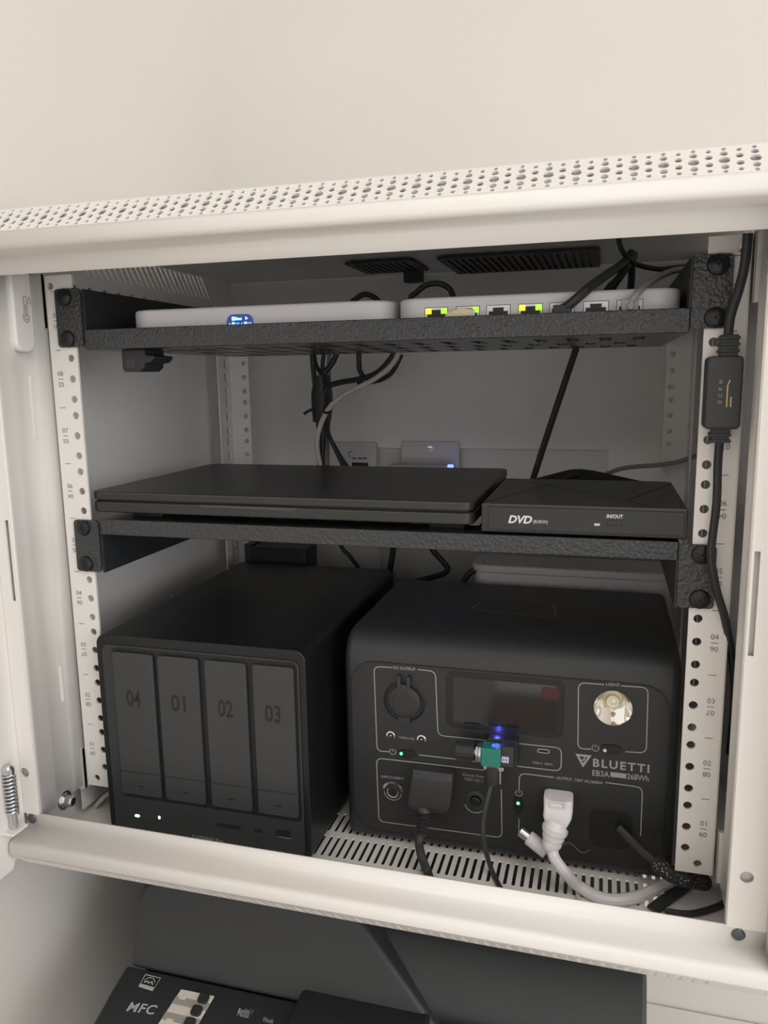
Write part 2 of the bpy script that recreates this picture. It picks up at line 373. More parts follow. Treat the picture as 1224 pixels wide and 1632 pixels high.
mk.ribbon([(cx+4.4, cz+8.5)]+arcpts(cx+4.4, cz+4.6, 1.3, 150, 390, 12)+[(cx+4.4, cz+8.5)], .45, M)
mk.keep = True; mk.build('thermometer_icon', MARK, t)
# ------------------------------------------------------------------ shelves
def screw(X, Z, parent, big=1):
    M = frame((X, -2.4, Z), (1, 0, 0), (0, 0, 1)); r = 6.6*big
    o = MB().lathe([(r, 0), (r, 1), (r*.9, 2.2), (r*.55, 3.2), (.3, 3.5)], M, 22).build('screw', SCREW, parent)
    c = MB(); c.box(-.5, .5, -2.4, 2.4, 3.0, 3.7, M); c.box(-2.4, 2.4, -.5, .5, 3.0, 3.7, M); c.build('cross_slot', PORTB, o)
def shelf(label, zt, side, lip0, lip1, e0, e1, m):
    t = thing('rack_shelf', label, 'shelf', (0, 120, zt), 'vented shelves screwed to the rack rails')
    hs = []
    for row, (ya, yb) in enumerate(((34, 84), (108, 158), (182, 232))):
        x = -196+(11 if row % 2 else 0)
        while x < 196: hs.append(rrect(x, x+8, ya, yb, 2, 2)); x += 22.5
    MB().plate(rect(-218, 218, 0, 255), hs, 1.6, FXY(zt-.8)).build('tray', TRAYM, t)
    MB().box(-218, 218, -2, .2, lip0, lip1).build('front_lip', m, t, bevel=.7)
    for sx in (-1, 1):
        MB().box(*sorted((sx*217.2, sx*219)), -.5, 250, side[0], side[1]).build('side_flange', BLACKM, t, bevel=.3)
        o = MB().plate(rrect(*sorted((sx*218.6, sx*241.3)), e0, e1, 3, 4), [], 2, FXZ(-2)).build('mounting_ear', m, t)
        for z in (e0+6.3, e1-6.3): screw(sx*232.5, z, o)
    return t
shelf('black vented rack shelf carrying the two white network devices', 357, (357, 401), 355.5, 370.5, 357.5, 401.5, HAMMER)
shelf('black vented rack shelf carrying the laptop and disc drive', 221.5, (178, 221.5), 210, 222.5, 179, 221.5, HAMMER)
# black latch under the upper shelf
a = PY(205, 560, 20); b = PY(258, 592, 20)
t = thing('black_clip', 'small black plastic clip hanging under the upper shelf', 'clip', (a.x, 20, b.z))
MB().prism([(a.x, 355.2), (a.x, b.z+2), (a.x+2, b.z), (b.x-13, b.z), (b.x-9, b.z+3), (b.x-9, b.z+6), (b.x-3, b.z+7), (b.x, b.z+10), (b.x, 350), (b.x-8, 351), (b.x-8, 355.2)], -14, 14, FXZ(24)).build('body', RUB, t, bevel=.8)
MB().box(a.x+4, a.x+12, 9.4, 10.4, b.z+3, b.z+10).build('catch', RUB2, t, bevel=.3)
# ------------------------------------------------------------------ router and switch
RT = thing('network_router', 'flat white router with small lit screen on its front', 'router', (-83, 76, 357))
MB().prism(rrect(-189, 23, 10, 138, 20, 10), 358.5, 384.5, FXY(0)).build('case', DEVW, RT, bevel=2.2, seg=4)
MB().box(-160, -6, 30, 120, 357.1, 358.6).build('foot_pad', RUB, RT)
a = PY(362, 517, 9.8); b = PY(403, 500, 9.8)
sc = MB().prism(rrect(a.x, b.x, b.z-15, b.z, 5, 6), 0, .5, FXZ(10)).build('screen', SCRB, RT)
g = MB(); g2 = MB(); M = FXZ(9.35); zt = b.z
g.plate(rrect(a.x+4.2, a.x+6.9, zt-4.4, zt-1.7, .5), [rrect(a.x+5.1, a.x+6.0, zt-3.5, zt-2.6, .2)], .05, M)
for i, wd in enumerate((1.4, .9, .9, .7)): g.box(a.x+7.4+i*1.35, a.x+7.4+i*1.35+min(wd, 1.1), zt-4.2, zt-2.1-(.5 if i else 0), -.03, .03, M)
g.prism([(a.x+15.2, zt-4.3), (a.x+17.2, zt-3), (a.x+15.2, zt-1.7)], -.03, .03, M)
for dx in (0, 9.8):
    g.prism(circ(a.x+2.4+dx, zt-6.8, .5, 8), -.03, .03, M)
    for k in (4.2, 5.5): g.box(a.x+k+dx, a.x+k+.9+dx, zt-7.8, zt-5.6, -.03, .03, M)
    for k in (7.2, 8.4, 9.5): g2.box(a.x+k+dx*.98, a.x+k+.8+dx*.98, zt-7.6, zt-6, -.03, .03, M)
g.build('screen_glyphs', SCRT, sc); g2.build('screen_glyphs', SCRT2, sc)
SW = thing('network_switch', 'flat white switch with a row of cable ports', 'switch', (120, 60, 357))
swb = MB().prism(rrect(26.5, 214, 10, 108, 16, 10), 358.5, 384.5, FXY(0)).build('case', DEVW, SW, bevel=2.2, seg=4)
MB().box(40, 200, 30, 90, 357.1, 358.6).build('foot_pad', RUB, SW)
PORTX = [55.6, 77.4, 98.1, 119.4, 139.8, 161.4, 182.4]
for i, x in enumerate(PORTX):
    M = FXZ(9.9)
    fr = MB().plate(rect(x-7.7, x+7.7, 363, 377.4), [[(x-6.4, 363.6), (x+6.4, 363.6), (x+6.4, 373.6), (x+3.6, 373.6), (x+3.6, 376), (x-3.6, 376), (x-3.6, 373.6), (x-6.4, 373.6)]], .5, M).build('port', PORTW, SW)
    MB().plate(rect(x-8.1, x+8.1, 362.6, 377.8), [], .1, FXZ(9.95)).build('port_rim', PORTB, fr)
    MB().box(x-6.4, x+6.4, 9.5, 9.8, 363.6, 373.6).box(x-3.6, x+3.6, 9.5, 9.8, 373.6, 376).build('socket', PORTB, fr)
    if i in (0, 1, 3):
        for dx, m in ((-5.4, LEDY), (5.4, LEDG)):
            if i == 1 and dx < 0: continue
            MB().box(x+dx-2.1, x+dx+2.1, 8.9, 9.8, 373.2, 376.6).build('link_light', m, fr, bevel=.4)
# ------------------------------------------------------------------ laptop
LP = thing('closed_laptop', 'closed black laptop lying on the lower shelf', 'laptop', (-75, 105, 221.5))
x0, x1, y0, y1 = -228, 83, 2, 208
MB().prism(rrect(x0, x1, y0, y1, 9, 6), 227.5, 236.4, FXY(0)).build('base', LAPT, LP, bevel=1.6)
MB().prism(rrect(x0, x1, y0, y1, 9, 6), 237.6, 244.2, FXY(0)).build('lid', LAPT, LP, bevel=1.2)
MB().prism(rrect(x0+2, x1-2, y0+3, y1-4, 8, 6), 236.2, 237.8, FXY(0)).build('hinge_gap', PORTB, LP)
MB().prism([(-131, 236.2), (-127, 234.4), (-52, 233.9), (-48, 236.0)], 0, .7, FXZ(2.2)).build('finger_notch', LAPT2, LP)
MB().box(x0+8, x1-8, 1.6, 2.2, 242.9, 243.6).build('lid_edge_line', LAPT2, LP)
MB().box(x0+12, x1-6, 1.6, 2.2, 235.0, 235.5).build('base_edge_line', LAPT2, LP)
for px, py in ((-190, 26), (60, 26), (-190, 186), (60, 186)):
    MB().prism(rrect(px-14, px+14, py-4, py+4, 3), 221.6, 227.8, FXY(0)).build('foot', RUB, LP)
lg = MB(); c = PZ(503, 761, 244.3)
lg.ribbon(arcpts(c.x, c.y, 15, 200, 340, 16), .6, FXY(244.32)); lg.ribbon(arcpts(c.x, c.y, 15, 30, 150, 16), .6, FXY(244.32)); lg.keep = True
lg.build('lid_emblem', LAPT2, LP)
# ------------------------------------------------------------------ disc drive
DV = thing('disc_drive', 'slim black external disc drive with white lettering', 'disc drive', (155, 80, 221.5))
dx0, dx1, dy0, dy1, dz = 88.5, 223.5, 3, 143, 243.2
MB().prism([(dx0, dy0), (dx1, dy0), (dx1, dy1-4), (dx1-4, dy1), (dx0+4, dy1), (dx0, dy1-4)], 223.3, dz, FXY(0)).build('case', DVDM, DV, bevel=1)
MB().box(dx0+5, dx1-2, dy0-.9, dy0+.2, 225.5, dz-1.8).build('tray_front', DVDM, DV, bevel=.4)
g = MB(); M = FXY(dz+.06)
q = lambda px, py: (lambda p: (p.x, p.y))(PZ(px, py, dz))
for pts in ([(772, 801), (872, 773)], [(808, 763), (872, 773), (1000, 797), (1030, 806)], [(1000, 797), (1070, 771)]): g.ribbon([q(*p) for p in pts], .9, M)
g.keep = True; g.build('top_crease', DVDL, DV)
MB().box(dx0+1, dx1-1, dy0+.2, dy0+.7, dz-.5, dz+.15).build('front_edge_line', LAPT2, DV)
for x in (100, 210):
    for y in (20, 125): MB().prism(circ(x, y, 5), 221.6, 223.4, FXY(0)).build('foot', RUB, DV)
Yf = dy0-1.0
def textpx(mb, s, xl, xr, yl, yr, Y, h, **k):
    a, b = PY(xl, yl, Y), PY(xr, yr, Y); me = tmesh(s, wd=abs(b.x-a.x), h=h, **k)
    mb.mesh(me, FXZ(Y) @ Matrix.Translation(((a.x+b.x)/2, (a.z+b.z)/2, 0))); mb.keep = True
TXT = lambda par, m, *a_, **k: (lambda q_: (textpx(q_, *a_, **k), q_.build('lettering', m, par)))(MB())
TXT(DV, PRINT, 'DVD', 810, 848, 828, 828, Yf, 5.6, shear=.25, bold=.35); TXT(DV, PRINT, '(R/RW)', 850, 873, 832, 833, Yf, 3.0)
TXT(DV, PRINT, 'IN/OUT', 967, 993, 823, 823, Yf, 2.6, bold=.25)
a, b = PY(967, 829, Yf), PY(991, 838, Yf); MB().box(a.x, b.x, Yf-.5, Yf+.5, b.z, a.z).build('eject_button', DVDM, DV, bevel=.3)
a, b = PY(947, 834, Yf), PY(956, 838, Yf); MB().box(a.x, b.x, Yf-.25, Yf+.5, b.z, a.z).build('status_light', PRNS, DV)
a = PY(1009, 839, Yf); MB().lathe([(.7, 0), (.01, .01)], frame((a.x, Yf-.05, a.z), (1, 0, 0), (0, 0, 1)), 10).build('pin_hole', PORTB, DV)
# ------------------------------------------------------------------ drive enclosure (NAS)
NA = thing('drive_enclosure', 'black four-bay drive enclosure with numbered trays', 'drive enclosure', (-132, 110, -48))
FY = -12.0
MB().prism(rrect(-223, -41, -45, 130, 9, 8), -245, 12, FXZ(0)).build('body', NASB, NA, bevel=1.6)
for px in (-205, -60):
    for py in (10, 225): MB().prism(circ(px, py, 9, 16), -47.9, -44.8, FXY(0)).build('foot', RUB, NA)
MB().prism(rrect(-217, -46, -40, 122, 7, 8), 0, 1.2, FXZ(FY)).build('front_bezel', NASF, NA, bevel=.8)
p = lambda x, y: PY(x, y, FY-1.4)
MB().prism(rrect(p(180, 1040).x-1, p(470, 1070).x+1.5, p(330, 1286).z-1, p(330, 1048).z+2, 4, 5), 1.0, 1.5, FXZ(FY)).build('bay_recess', NASG, NA)
TY = FY-4.2
trz1, trz0, cut = PY(290, 1049, TY).z, PY(290, 1278, TY).z, PY(290, 1241, TY).z
for i, (xa, xb, num) in enumerate(((184, 247, '04'), (254, 318, '01'), (328, 393, '02'), (403, 468, '03'))):
    X0 = PY(xa+2, 1150, TY).x; X1 = PY(xb+2, 1150, TY).x
    tr = MB().prism(rrect(X0, X1, trz0, trz1, 2.5, 4), 1.3, 4.2, FXZ(FY)).build('drive_tray', NAST, NA, bevel=.8)
    MB().box(X0+.4, X1-.4, TY-.05, TY+.3, cut-.35, cut+.35).build('tray_seam', NASG, tr)
    c = (X0+X1)/2
    g = MB(); g.mesh(tmesh(num, wd=13, h=14.5, bold=.2), FXZ(TY-.06) @ Matrix.Translation((c-1, trz1-38, 0))); g.keep = True; g.build('tray_number', NASD, tr)
    MB().box(c-3, c+3, TY-.05, TY+.3, cut-12.6, cut-11.4).build('lock_slot', NASG, tr)
for px, py, wd, h in ((219, 1300, 4.2, 1.9), (254, 1303, 1.7, 2.6)):
    a = PY(px, py, FY-1.2); MB().prism(rrect(a.x-wd/2, a.x+wd/2, a.z-h/2, a.z+h/2, .9, 4), 1.1, 1.5, FXZ(FY)).build('status_light', LEDW, NA)
for px, py, wd in ((364, 1317, 22), (411, 1324, 7)):
    a = PY(px, py, FY-1.2); MB().prism(rrect(a.x-wd/2, a.x+wd/2, a.z-1.4, a.z+1.4, 1, 3), 1.1, 1.4, FXZ(FY)).build('front_port', NASG, NA)
a = PY(452, 1329, FY-1.2); o = MB().box(a.x-6, a.x+6, FY-1.5, FY-1, a.z-3, a.z+3).build('card_slot', NASG, NA)
MB().box(a.x-5.5, a.x+6.2, FY-1.7, FY-1.2, a.z-3.2, a.z-2.5).build('card_slot_edge', STEEL, o)
g = MB(); textpx(g, 'DXP4800 Pro', 307, 356, 1335, 1339, FY-1.3, 3.4); g.build('lettering', EBL, NA)
# ------------------------------------------------------------------ power station
EB = thing('power_station', 'charcoal portable power station with sockets, display and lamp', 'power station', (100, 120, -48))
EY = 33.0
prof = []
def corner(cy, cz, r, a0, a1, n=8): return [(cy+r*math.cos(math.radians(a0+(a1-a0)*i/n)), cz+r*math.sin(math.radians(a0+(a1-a0)*i/n))) for i in range(n+1)]
prof = corner(EY+24, 131-24, 24, 180, 90, 10)+corner(213-10, 131-10, 10, 90, 0, 6)+corner(213-8, -45+8, 8, 0, -90, 5)+corner(EY+8, -45+8, 8, -90, -180, 5)
body = MB().prism(prof, -26.5, 228.5, frame((0, 0, 0), (0, 1, 0), (0, 0, 1))).build('shell', EBB, EB, bevel=7, seg=4)
# lamp well cut into the shell
lc = PY(977, 1128, EY); LR = 14.2
cut_o = MB().lathe([(LR, -30), (LR, 8)], frame((lc.x, EY, lc.z), (1, 0, 0), (0, 0, 1)), 40).build('tmp_cut', EBB)
bm_ = body.modifiers.new('well', 'BOOLEAN'); bm_.object = cut_o; bm_.operation = 'DIFFERENCE'; bm_.solver = 'EXACT'
bpy.context.view_layer.update(); me = ev_mesh(body); body.modifiers.clear(); body.data = me; bpy.data.objects.remove(cut_o)
MB().plate(rrect(-19.5, 221, -36, 108.5, 19, 10), [circ(lc.x, lc.z, LR-.3, 40)], 1.2, FXZ(EY-.1)).build('front_panel', EBP, EB)
MB().plate(rrect(-20.4, 221.9, -36.9, 109.4, 20, 10), [rrect(-19.3, 220.8, -35.8, 108.3, 18.6, 10)], .9, FXZ(EY-.1)).build('panel_groove_shade', EBD, EB)  # dark ring drawn in as the groove's shadow around the panel
for px in (-5, 205):
    for py in (55, 195): MB().prism(circ(px, py, 8, 16), -47.9, -44.6, FXY(0)).build('foot', RUB, EB)
LMP = MB().lathe([(LR-.4, .6), (LR-.9, -.6), (11.8, -5.5), (8.6, -10.2), (5.4, -13.2), (3.2, -14.2), (.05, -14.3)], frame((lc.x, EY, lc.z), (1, 0, 0), (0, 0, 1)), 40, cap=False).build('lamp_reflector', CHROME, EB, ang=60)
MB().lathe([(4.6, -13.4), (4.6, -11.4), (3.4, -10.8), (2.8, -9.6), (.05, -8.6)], frame((lc.x, EY, lc.z), (1, 0, 0), (0, 0, 1)), 24).build('lamp_emitter', LENS, LMP)
MB().lathe([(LR+.6, .5), (LR+.6, 1.1), (LR-.6, 1.1), (LR-.6, .5)], frame((lc.x, EY, lc.z), (1, 0, 0), (0, 0, 1)), 40, cap=False).build('lamp_rim', EBB, LMP)
PN = EY-.75                                     # panel surface
e = lambda x, y: xz(PY(x, y, PN))
# printed frames
g = MB(); M = FXZ(PN-.06); g.keep = True
LW = .75
def fr(pts, r=5): g.ribbon(rounded([e(*p) for p in pts], r), LW, M)
fr([(625, 1064), (596, 1062), (601, 1197), (620, 1198)]); fr([(666, 1067), (694, 1070), (698, 1172), (895, 1192), (894, 1229), (815, 1220)])
fr([(668, 1203), (770, 1215)]); fr([(775, 1228), (600, 1208), (604, 1309), (800, 1335), (799, 1258)])
fr([(827, 1262), (828, 1232), (883, 1239)]); fr([(965, 1247), (1024, 1255), (1021, 1332)]); fr([(827, 1305), (827, 1330)])
fr([(963, 1091), (922, 1088), (921, 1193), (942, 1194)]); fr([(990, 1093), (1033, 1096), (1030, 1200), (997, 1198)])
def power(px, py, r=2.5):
    c = e(px, py); g.ribbon(arcpts(c[0], c[1], r, 120, 420, 18), .5, M); g.ribbon([(c[0], c[1]), (c[0], c[1]+r+.2)], .5, M)
power(626, 1198); power(949, 1192); power(827, 1264)
c = e(626, 1262); g.ribbon(arcpts(c[0], c[1], 7.2, 185, 355, 20), .6, M)
c = e(757, 1280); g.ribbon(arcpts(c[0], c[1], 8.2, 195, 345, 20), .6, M)
a = e(895, 1345); b = e(940, 1357); g.ribbon([(a[0]+(b[0]-a[0])*i/24, (a[1]+b[1])/2+3.2*math.sin(i/24*2*math.pi)) for i in range(25)], .4, M)
g.build('panel_lines', EBL, EB)
g = MB(); T = lambda s, xl, xr, yl, yr, h, **k: TXT(EB, EBL, s, xl, xr, yl, yr, PN-.06, h, **k)
T('DC OUTPUT', 627, 662, 1064, 1067, 2.3, bold=.12); T('LIGHT', 966, 988, 1090, 1092, 2.4, bold=.1)
T('12VDC/10A', 636, 661, 1175, 1178, 1.9); T('INPUT/MPPT', 608, 643, 1238, 1241, 2.3)
T('Circuit Prot', 737, 771, 1234, 1238, 2.3); T('125V AC I', 741, 769, 1241, 1245, 2.3)
T('OUTPUT', 887, 912, 1240, 1242, 2.2, bold=.1); T('120V AC/600W', 916, 961, 1244, 1247, 2.3, bold=.1)
T('USB-C', 849, 865, 1215, 1217, 1.8); T('100W', 868, 881, 1217, 1219, 1.8)
T('BLUETTI', 945, 1035, 1216, 1225, 6.6, bold=.25, spacing=1.25); T('EB3A', 944, 971, 1232, 1234, 4.6, bold=.1); T('268Wh', 999, 1034, 1237, 1241, 4.6, bold=.1)
def arctext(s, px, py, r, a0, a1, h):
    c = e(px, py)
    for i, ch in enumerate(s):
        if ch == ' ': continue
        a = math.radians(a0+(a1-a0)*i/(len(s)-1)); g.mesh(tmesh(ch, h=h), FXZ(PN-.06) @ Matrix.Translation((c[0]+r*math.cos(a), c[1]+r*math.sin(a), 0)) @ Matrix.Rotation(a-math.pi/2, 4, 'Z'))
arctext('12-28VDC/8.5A', 626, 1262, 8.0, 168, 12, 1.9); g.keep = True; g.build('curved_lettering', EBL, EB); g = MB()
a, b = e(973, 1231), e(998, 1240); g.prism(rect(a[0], b[0], (a[1]+b[1])/2-1.9, (a[1]+b[1])/2+1.9), -.02, .02, FXZ(PN-.06)); g.build('model_bar', EBL, EB); g = MB()
# emblem: an inverted triangle with a notched inner triangle
A, B_, C_ = e(917, 1201), e(943, 1204), e(929, 1223)
tri = [A, C_, B_]; cen = ((A[0]+B_[0]+C_[0])/3, (A[1]+B_[1]+C_[1])/3)
inn = [(cen[0]+(x-cen[0])*.52, cen[1]+(y-cen[1])*.52) for x, y in tri]
g.mesh(fill(tri, [inn], .02), FXZ(PN-.06)); g.ribbon([((A[0]+B_[0])/2+1, A[1]-1), (cen[0]+.6, cen[1]-.5), (cen[0]-1, cen[1]-1.5)], 1.1, FXZ(PN-.06))
g.keep = True; g.build('emblem', EBL, EB)
# car socket cap
c = e(645, 1117); M = frame((c[0], PN, c[1]), (1, 0, 0), (0, 0, 1))
MB().lathe([(17.2, -.4), (17.2, .5), (15.9, .9), (15.4, .5), (.1, .5)], M, 40).build('socket_rim', EBD, EB)
cp = MB().lathe([(13.2, .4), (13.2, 2.8), (12.6, 3.2), (9.4, 3.2), (9, 3.5), (.1, 3.6)], M, 40); cp.prism(rrect(-4.6, 4.6, -19.5, -10, 2), .4, 2.6, M)
CPo = cp.build('socket_cap', EBP, EB)
h_ = MB(); h_.box(-5.4, -2.2, 11, 21.5, .3, 3.8, M); h_.box(2.2, 5.4, 11, 21.5, .3, 3.8, M); h_.box(-5.4, 5.4, 9, 14.5, .3, 3.0, M); h_.build('cap_hinge', EBB, CPo, bevel=.5)
for px, py in ((623, 1172), (672, 1178)):
    c = e(px, py); M = frame((c[0], PN, c[1]), (1, 0, 0), (0, 0, 1))
    o = MB().lathe([(3.7, -.2), (3.7, .7), (2.7, .8), (2.5, .3)], M, 24, cap=False).build('barrel_socket', CHROME, EB)
    MB().lathe([(2.6, .25), (.02, .26)], M, 20).build('socket_hole', PORTB, o); MB().lathe([(.7, .1), (.7, 1), (.05, 1.2)], M, 12).build('socket_pin', CHROME, o)
def button(px, py, wd, h, led, lm):
    c = e(px, py); o = MB().prism(rrect(c[0]-wd/2, c[0]+wd/2, c[1]-h/2, c[1]+h/2, min(wd, h)/2, 6), -.2, 1.1, FXZ(PN)).build('push_button', EBD, EB, bevel=.5)
    d = e(*led); MB().lathe([(1.3, .9), (1.3, 1.4), (.05, 1.7)], frame((d[0], PN, d[1]), (1, 0, 0), (0, 0, 1)), 14).build('button_light', lm, o); return o
o = button(649, 1201, 13.5, 6.6, (640, 1200), LEDGR)
b = button(974, 1194, 15, 6.8, (964, 1195), PRINT); button(826, 1283, 6.6, 14, (826, 1279), LEDGR)
# input socket, breaker
c = e(626, 1262); M = frame((c[0], PN, c[1]), (1, 0, 0), (0, 0, 1))
o = MB().lathe([(4.9, -.2), (4.9, .6), (4.0, .7), (3.8, .2)], M, 24, cap=False).build('input_socket', CHROME, EB); MB().lathe([(3.9, .22), (.02, .23)], M, 20).build('socket_hole', PORTB, o)
c = e(758, 1275); M = frame((c[0], PN, c[1]), (1, 0, 0), (0, 0, 1))
o = MB().lathe([(8, -.2), (8, .9), (6.8, 1.4), (4.6, 1.4), (4.4, .5)], M, 28, cap=False).build('breaker_ring', EBB, EB); MB().lathe([(3.9, 0), (3.9, 3.4), (3.2, 4), (.05, 4)], M, 24).build('breaker_button', EBD, o)
# display
d0, d1 = e(711, 1072), e(897, 1166)
dsp = MB().prism(rrect(d0[0], d1[0]+.5, e(716, 1158)[1], e(897, 1085)[1], 6, 6), -.2, .35, FXZ(PN)).build('display', EBD, EB, bevel=.2)
MB().prism(rrect(e(722, 1100)[0], e(887, 1100)[0], e(722, 1150)[1], e(887, 1093)[1], 1.5, 4), .3, .5, FXZ(PN)).build('display_glass', GLASS, dsp)
c = e(877, 1098); MB().prism(rrect(c[0]-6.5, c[0]+7, c[1]-8, c[1]+1.5, 2.5, 4), .4, .56, FXZ(PN)).build('display_red_mark', REDG, dsp)  # dark red patch in the display's upper right corner
c = e(866, 1197); o = MB().plate(rrect(c[0]-4.6, c[0]+4.6, c[1]-1.7, c[1]+1.7, 1.7, 5), [rrect(c[0]-3.9, c[0]+3.9, c[1]-1.1, c[1]+1.1, 1.1, 5)], .5, FXZ(PN)).build('usb_c_port', STEEL, EB)
MB().prism(rrect(c[0]-4, c[0]+4, c[1]-1.2, c[1]+1.2, 1.2, 5), 0, .12, FXZ(PN)).build('port_hole', PORTB, o)
# AC outlet area on the right, with a dark plug in it; top handle lines
c = e(960, 1330)
o = MB().prism(rrect(e(940, 1300)[0], e(1008, 1300)[0], e(960, 1350)[1], e(975, 1290)[1], 8, 6), -.2, .5, FXZ(PN)).build('outlet_cover', EBD, EB, bevel=.3)
tl = MB(); M = FXY(131.06)
q = lambda px, py: (lambda p: (p.x, p.y))(PZ(px, py, 131))
tl.ribbon(rounded([q(766, 960), (q(766, 960)[0]-6, q(766, 960)[1]-22), (q(880, 985)[0]+3, q(880, 985)[1]), q(882, 962)], 7), .7, M)
tl.ribbon(rounded([q(770, 956), q(800, 953), q(882, 960)], 4), .5, M)
tl.keep = True; tl.build('wireless_pad_outline', EBL, EB)
tl = MB(); tl.keep = True
for a, b in (((642, 966), (660, 940)), ((667, 962), (680, 944)), ((985, 953), (987, 978)), ((1018, 958), (1021, 985))): tl.ribbon([q(*a), q(*b)], 1.0, M)
tl.build('handle_grooves', EBD, EB)
# ------------------------------------------------------------------ module plugged in the power station: knob, green potentiometer, USB plug
PWM = thing('dimmer_module', 'small green dimmer with black knob plugged into the power station', 'dimmer', PY(790, 1235, 20))
kc = PY(742, 1196, 16); gx0, gx1 = PY(768, 1200, 16).x, PY(800, 1200, 16).x
Mx = frame((0, 16, kc.z), (0, 1, 0), (0, 0, 1))      # axis along X
rk = [(6.6, kc.x-7.2), (7.0, kc.x-6.8), (7.0, kc.x+6.2), (6.4, kc.x+7)]
kn = MB().lathe([(.1, kc.x-7.2)]+rk+[(.1, kc.x+7)], Mx, 24)
for i in range(12):
    a = i*math.pi/6; kn.box(6.6, 7.5, -.7, .7, kc.x-6.5, kc.x+5.5, Mx @ Matrix.Rotation(a, 4, 'Z'))
kn.build('knob', RUB, PWM)
MB().lathe([(.1, kc.x+7), (3, kc.x+7), (3, gx0+.2), (.1, gx0+.2)], Mx, 16).lathe([(.1, gx0-4.2), (6.4, gx0-4), (6.4, gx0-2.6), (.1, gx0-2.4)], Mx, 6).lathe([(.1, gx0-2.0), (7.4, gx0-1.9), (7.4, gx0), (.1, gx0)], Mx, 24).build('nut_and_washer', STEEL, PWM)
gz0, gz1 = PY(780, 1216, 16).z, PY(780, 1187, 16).z
MB().box(gx0, gx1, 9.5, 22, gz0, gz1).build('potentiometer_body', GREENP, PWM, bevel=1)
MB().box(gx0+2, gx1+2, 11, 14, gz0-3, gz0).box(gx1-1, gx1+.2, 10, 11, gz0-13, gz0).build('solder_terminals', STEEL, PWM, bevel=.2)
us = MB(); a = PY(805, 1190, 16); us.box(gx1, gx1+9, 12, 26, gz0+.5, gz1+1.5); us.build('usb_shell', RUB2, PWM, bevel=.4)
o = MB().box(gx1+.4, gx1+5.6, 11.5, 12.2, gz0+4, gz0+8.6).build('usb_contacts', USBW, PWM)
for k in (1.6, 3.6): MB().box(gx1+k, gx1+k+.7, 11.2, 11.6, gz0+5.6, gz0+7).build('contact_hole', PORTB, o)
MB().box(gx0+3, gx1+11, 22, PN-.2, gz0-4, gz1+2).build('plug_body', RUB, PWM, bevel=1)
a = PY(786, 1226, 16); MB().tube([(a.x, 16, gz0-1), (a.x, 16, gz0-10), (a.x-1, 16, gz0-17)], [7, 6.4, 4], 14).build('strain_relief', RUB2, PWM)
MB().lathe([(1.2, 0), (1.2, 1.2), (.05, 1.8)], frame((gx0+9, 14, gz1+.2), (1, 0, 0), (0, 1, 0)), 12).build('indicator_light', LEDB2, PWM)
pl = bpy.data.lights.new('indicator_glow', 'POINT'); pl.energy = .004; pl.color = (.1, .12, 1); pl.shadow_soft_size = .002
plo = bpy.data.objects.new('indicator_glow', pl); COL.objects.link(plo); plo.location = V((gx0+10, 27.5, gz1+4))*S
cable('dimmer_cable', [(a.x-1, 16, gz0-16), PY(778, 1270, 12), PY(770, 1310, 8), PY(772, 1345, 5), PZ(783, 1385, -43), PZ(800, 1420, -45.8), PZ(812, 1440, -46)], 1.9, RUB2, 'thin dark cable hanging from the green dimmer module')
# black AC input plug
BP = thing('black_plug', 'boxy black power plug in the lower left socket', 'plug', PY(685, 1290, 20))
def ringpx(xl, xr, y, Y0, Y1, r=2.5):
    a, b = PY(xl, y, Y0), PY(xr, y, Y0); return [V((x, yy, a.z)) for x, yy in rrect(a.x, b.x, Y0, Y1, r, 4)]
MB().loft([ringpx(656, 722, 1226, 23, PN-.3), ringpx(655, 721, 1238, 19, PN-.3), ringpx(648, 717, 1276, 18, PN-.3), ringpx(649, 714, 1286, 20, PN-1), ringpx(656, 708, 1290, 22, PN-3)]).build('body', RUB2, BP, bevel=.8)
a = PY(676, 1290, 25)
pts = [V(a)+V((0, 0, 3))]; rr = [5.6]
for i in range(7):
    f = i/6; c = PY(676-f*6, 1292+f*38, 24-f*10); pts += [c, c+V((-.3, 0, -1.6))]; rr += [6.4-f*1.6, 4.6-f*1.0]
MB().tube(pts, rr, 16).build('strain_relief', RUB2, BP)
cable('charging_cable', [PY(670, 1328, 14), PY(668, 1345, 10), PY(672, 1365, 2), PZ(682, 1392, -44), PZ(692, 1420, -44.5), PZ(700, 1436, -44.5)], 3.4, RUB2, 'thick dark cable from the boxy black plug to the floor')
# white plug and cable
WP = thing('white_plug', 'white angled power plug in the lower right outlet', 'plug', PY(889, 1300, 15))
MB().loft([ringpx(868, 912, 1269, 20, PN-.3, 3), ringpx(866, 913, 1273, 17, PN-.3, 3), ringpx(866, 913, 1291, 14, PN-.3, 3), ringpx(865, 911, 1303, 12, PN-2, 3), ringpx(868, 905, 1316, 8, 26, 4), ringpx(872, 898, 1326, 6, 20, 5)]).build('body', CABLEW, WP, bevel=.7)
a, b = PY(876, 1275, 14.6), PY(901, 1290, 14.6)
MB().plate(rrect(a.x, b.x, b.z, a.z, .8), [rrect(a.x+.9, b.x-.9, b.z+.9, a.z-.9, .5)], 1.4, FXZ(14.6)).build('grip_frame', CABLEW, WP)
pts = []; rr = []
for (x, y, yy, r) in ((886, 1316, 8, 8.5), (885, 1319, 7, 9.6), (884, 1324, 7, 9.4), (883, 1327, 7, 7.4), (882, 1331, 6, 8.2), (882, 1335, 6, 8.0), (881, 1338, 6, 6.6), (880, 1343, 5, 7.2), (879, 1350, 4, 6.9), (880, 1356, 3, 5.2)):
    pts.append(PY(x, y, yy)); rr.append(r)
MB().tube(pts, rr, 20).build('strain_relief', CABLEW, WP)
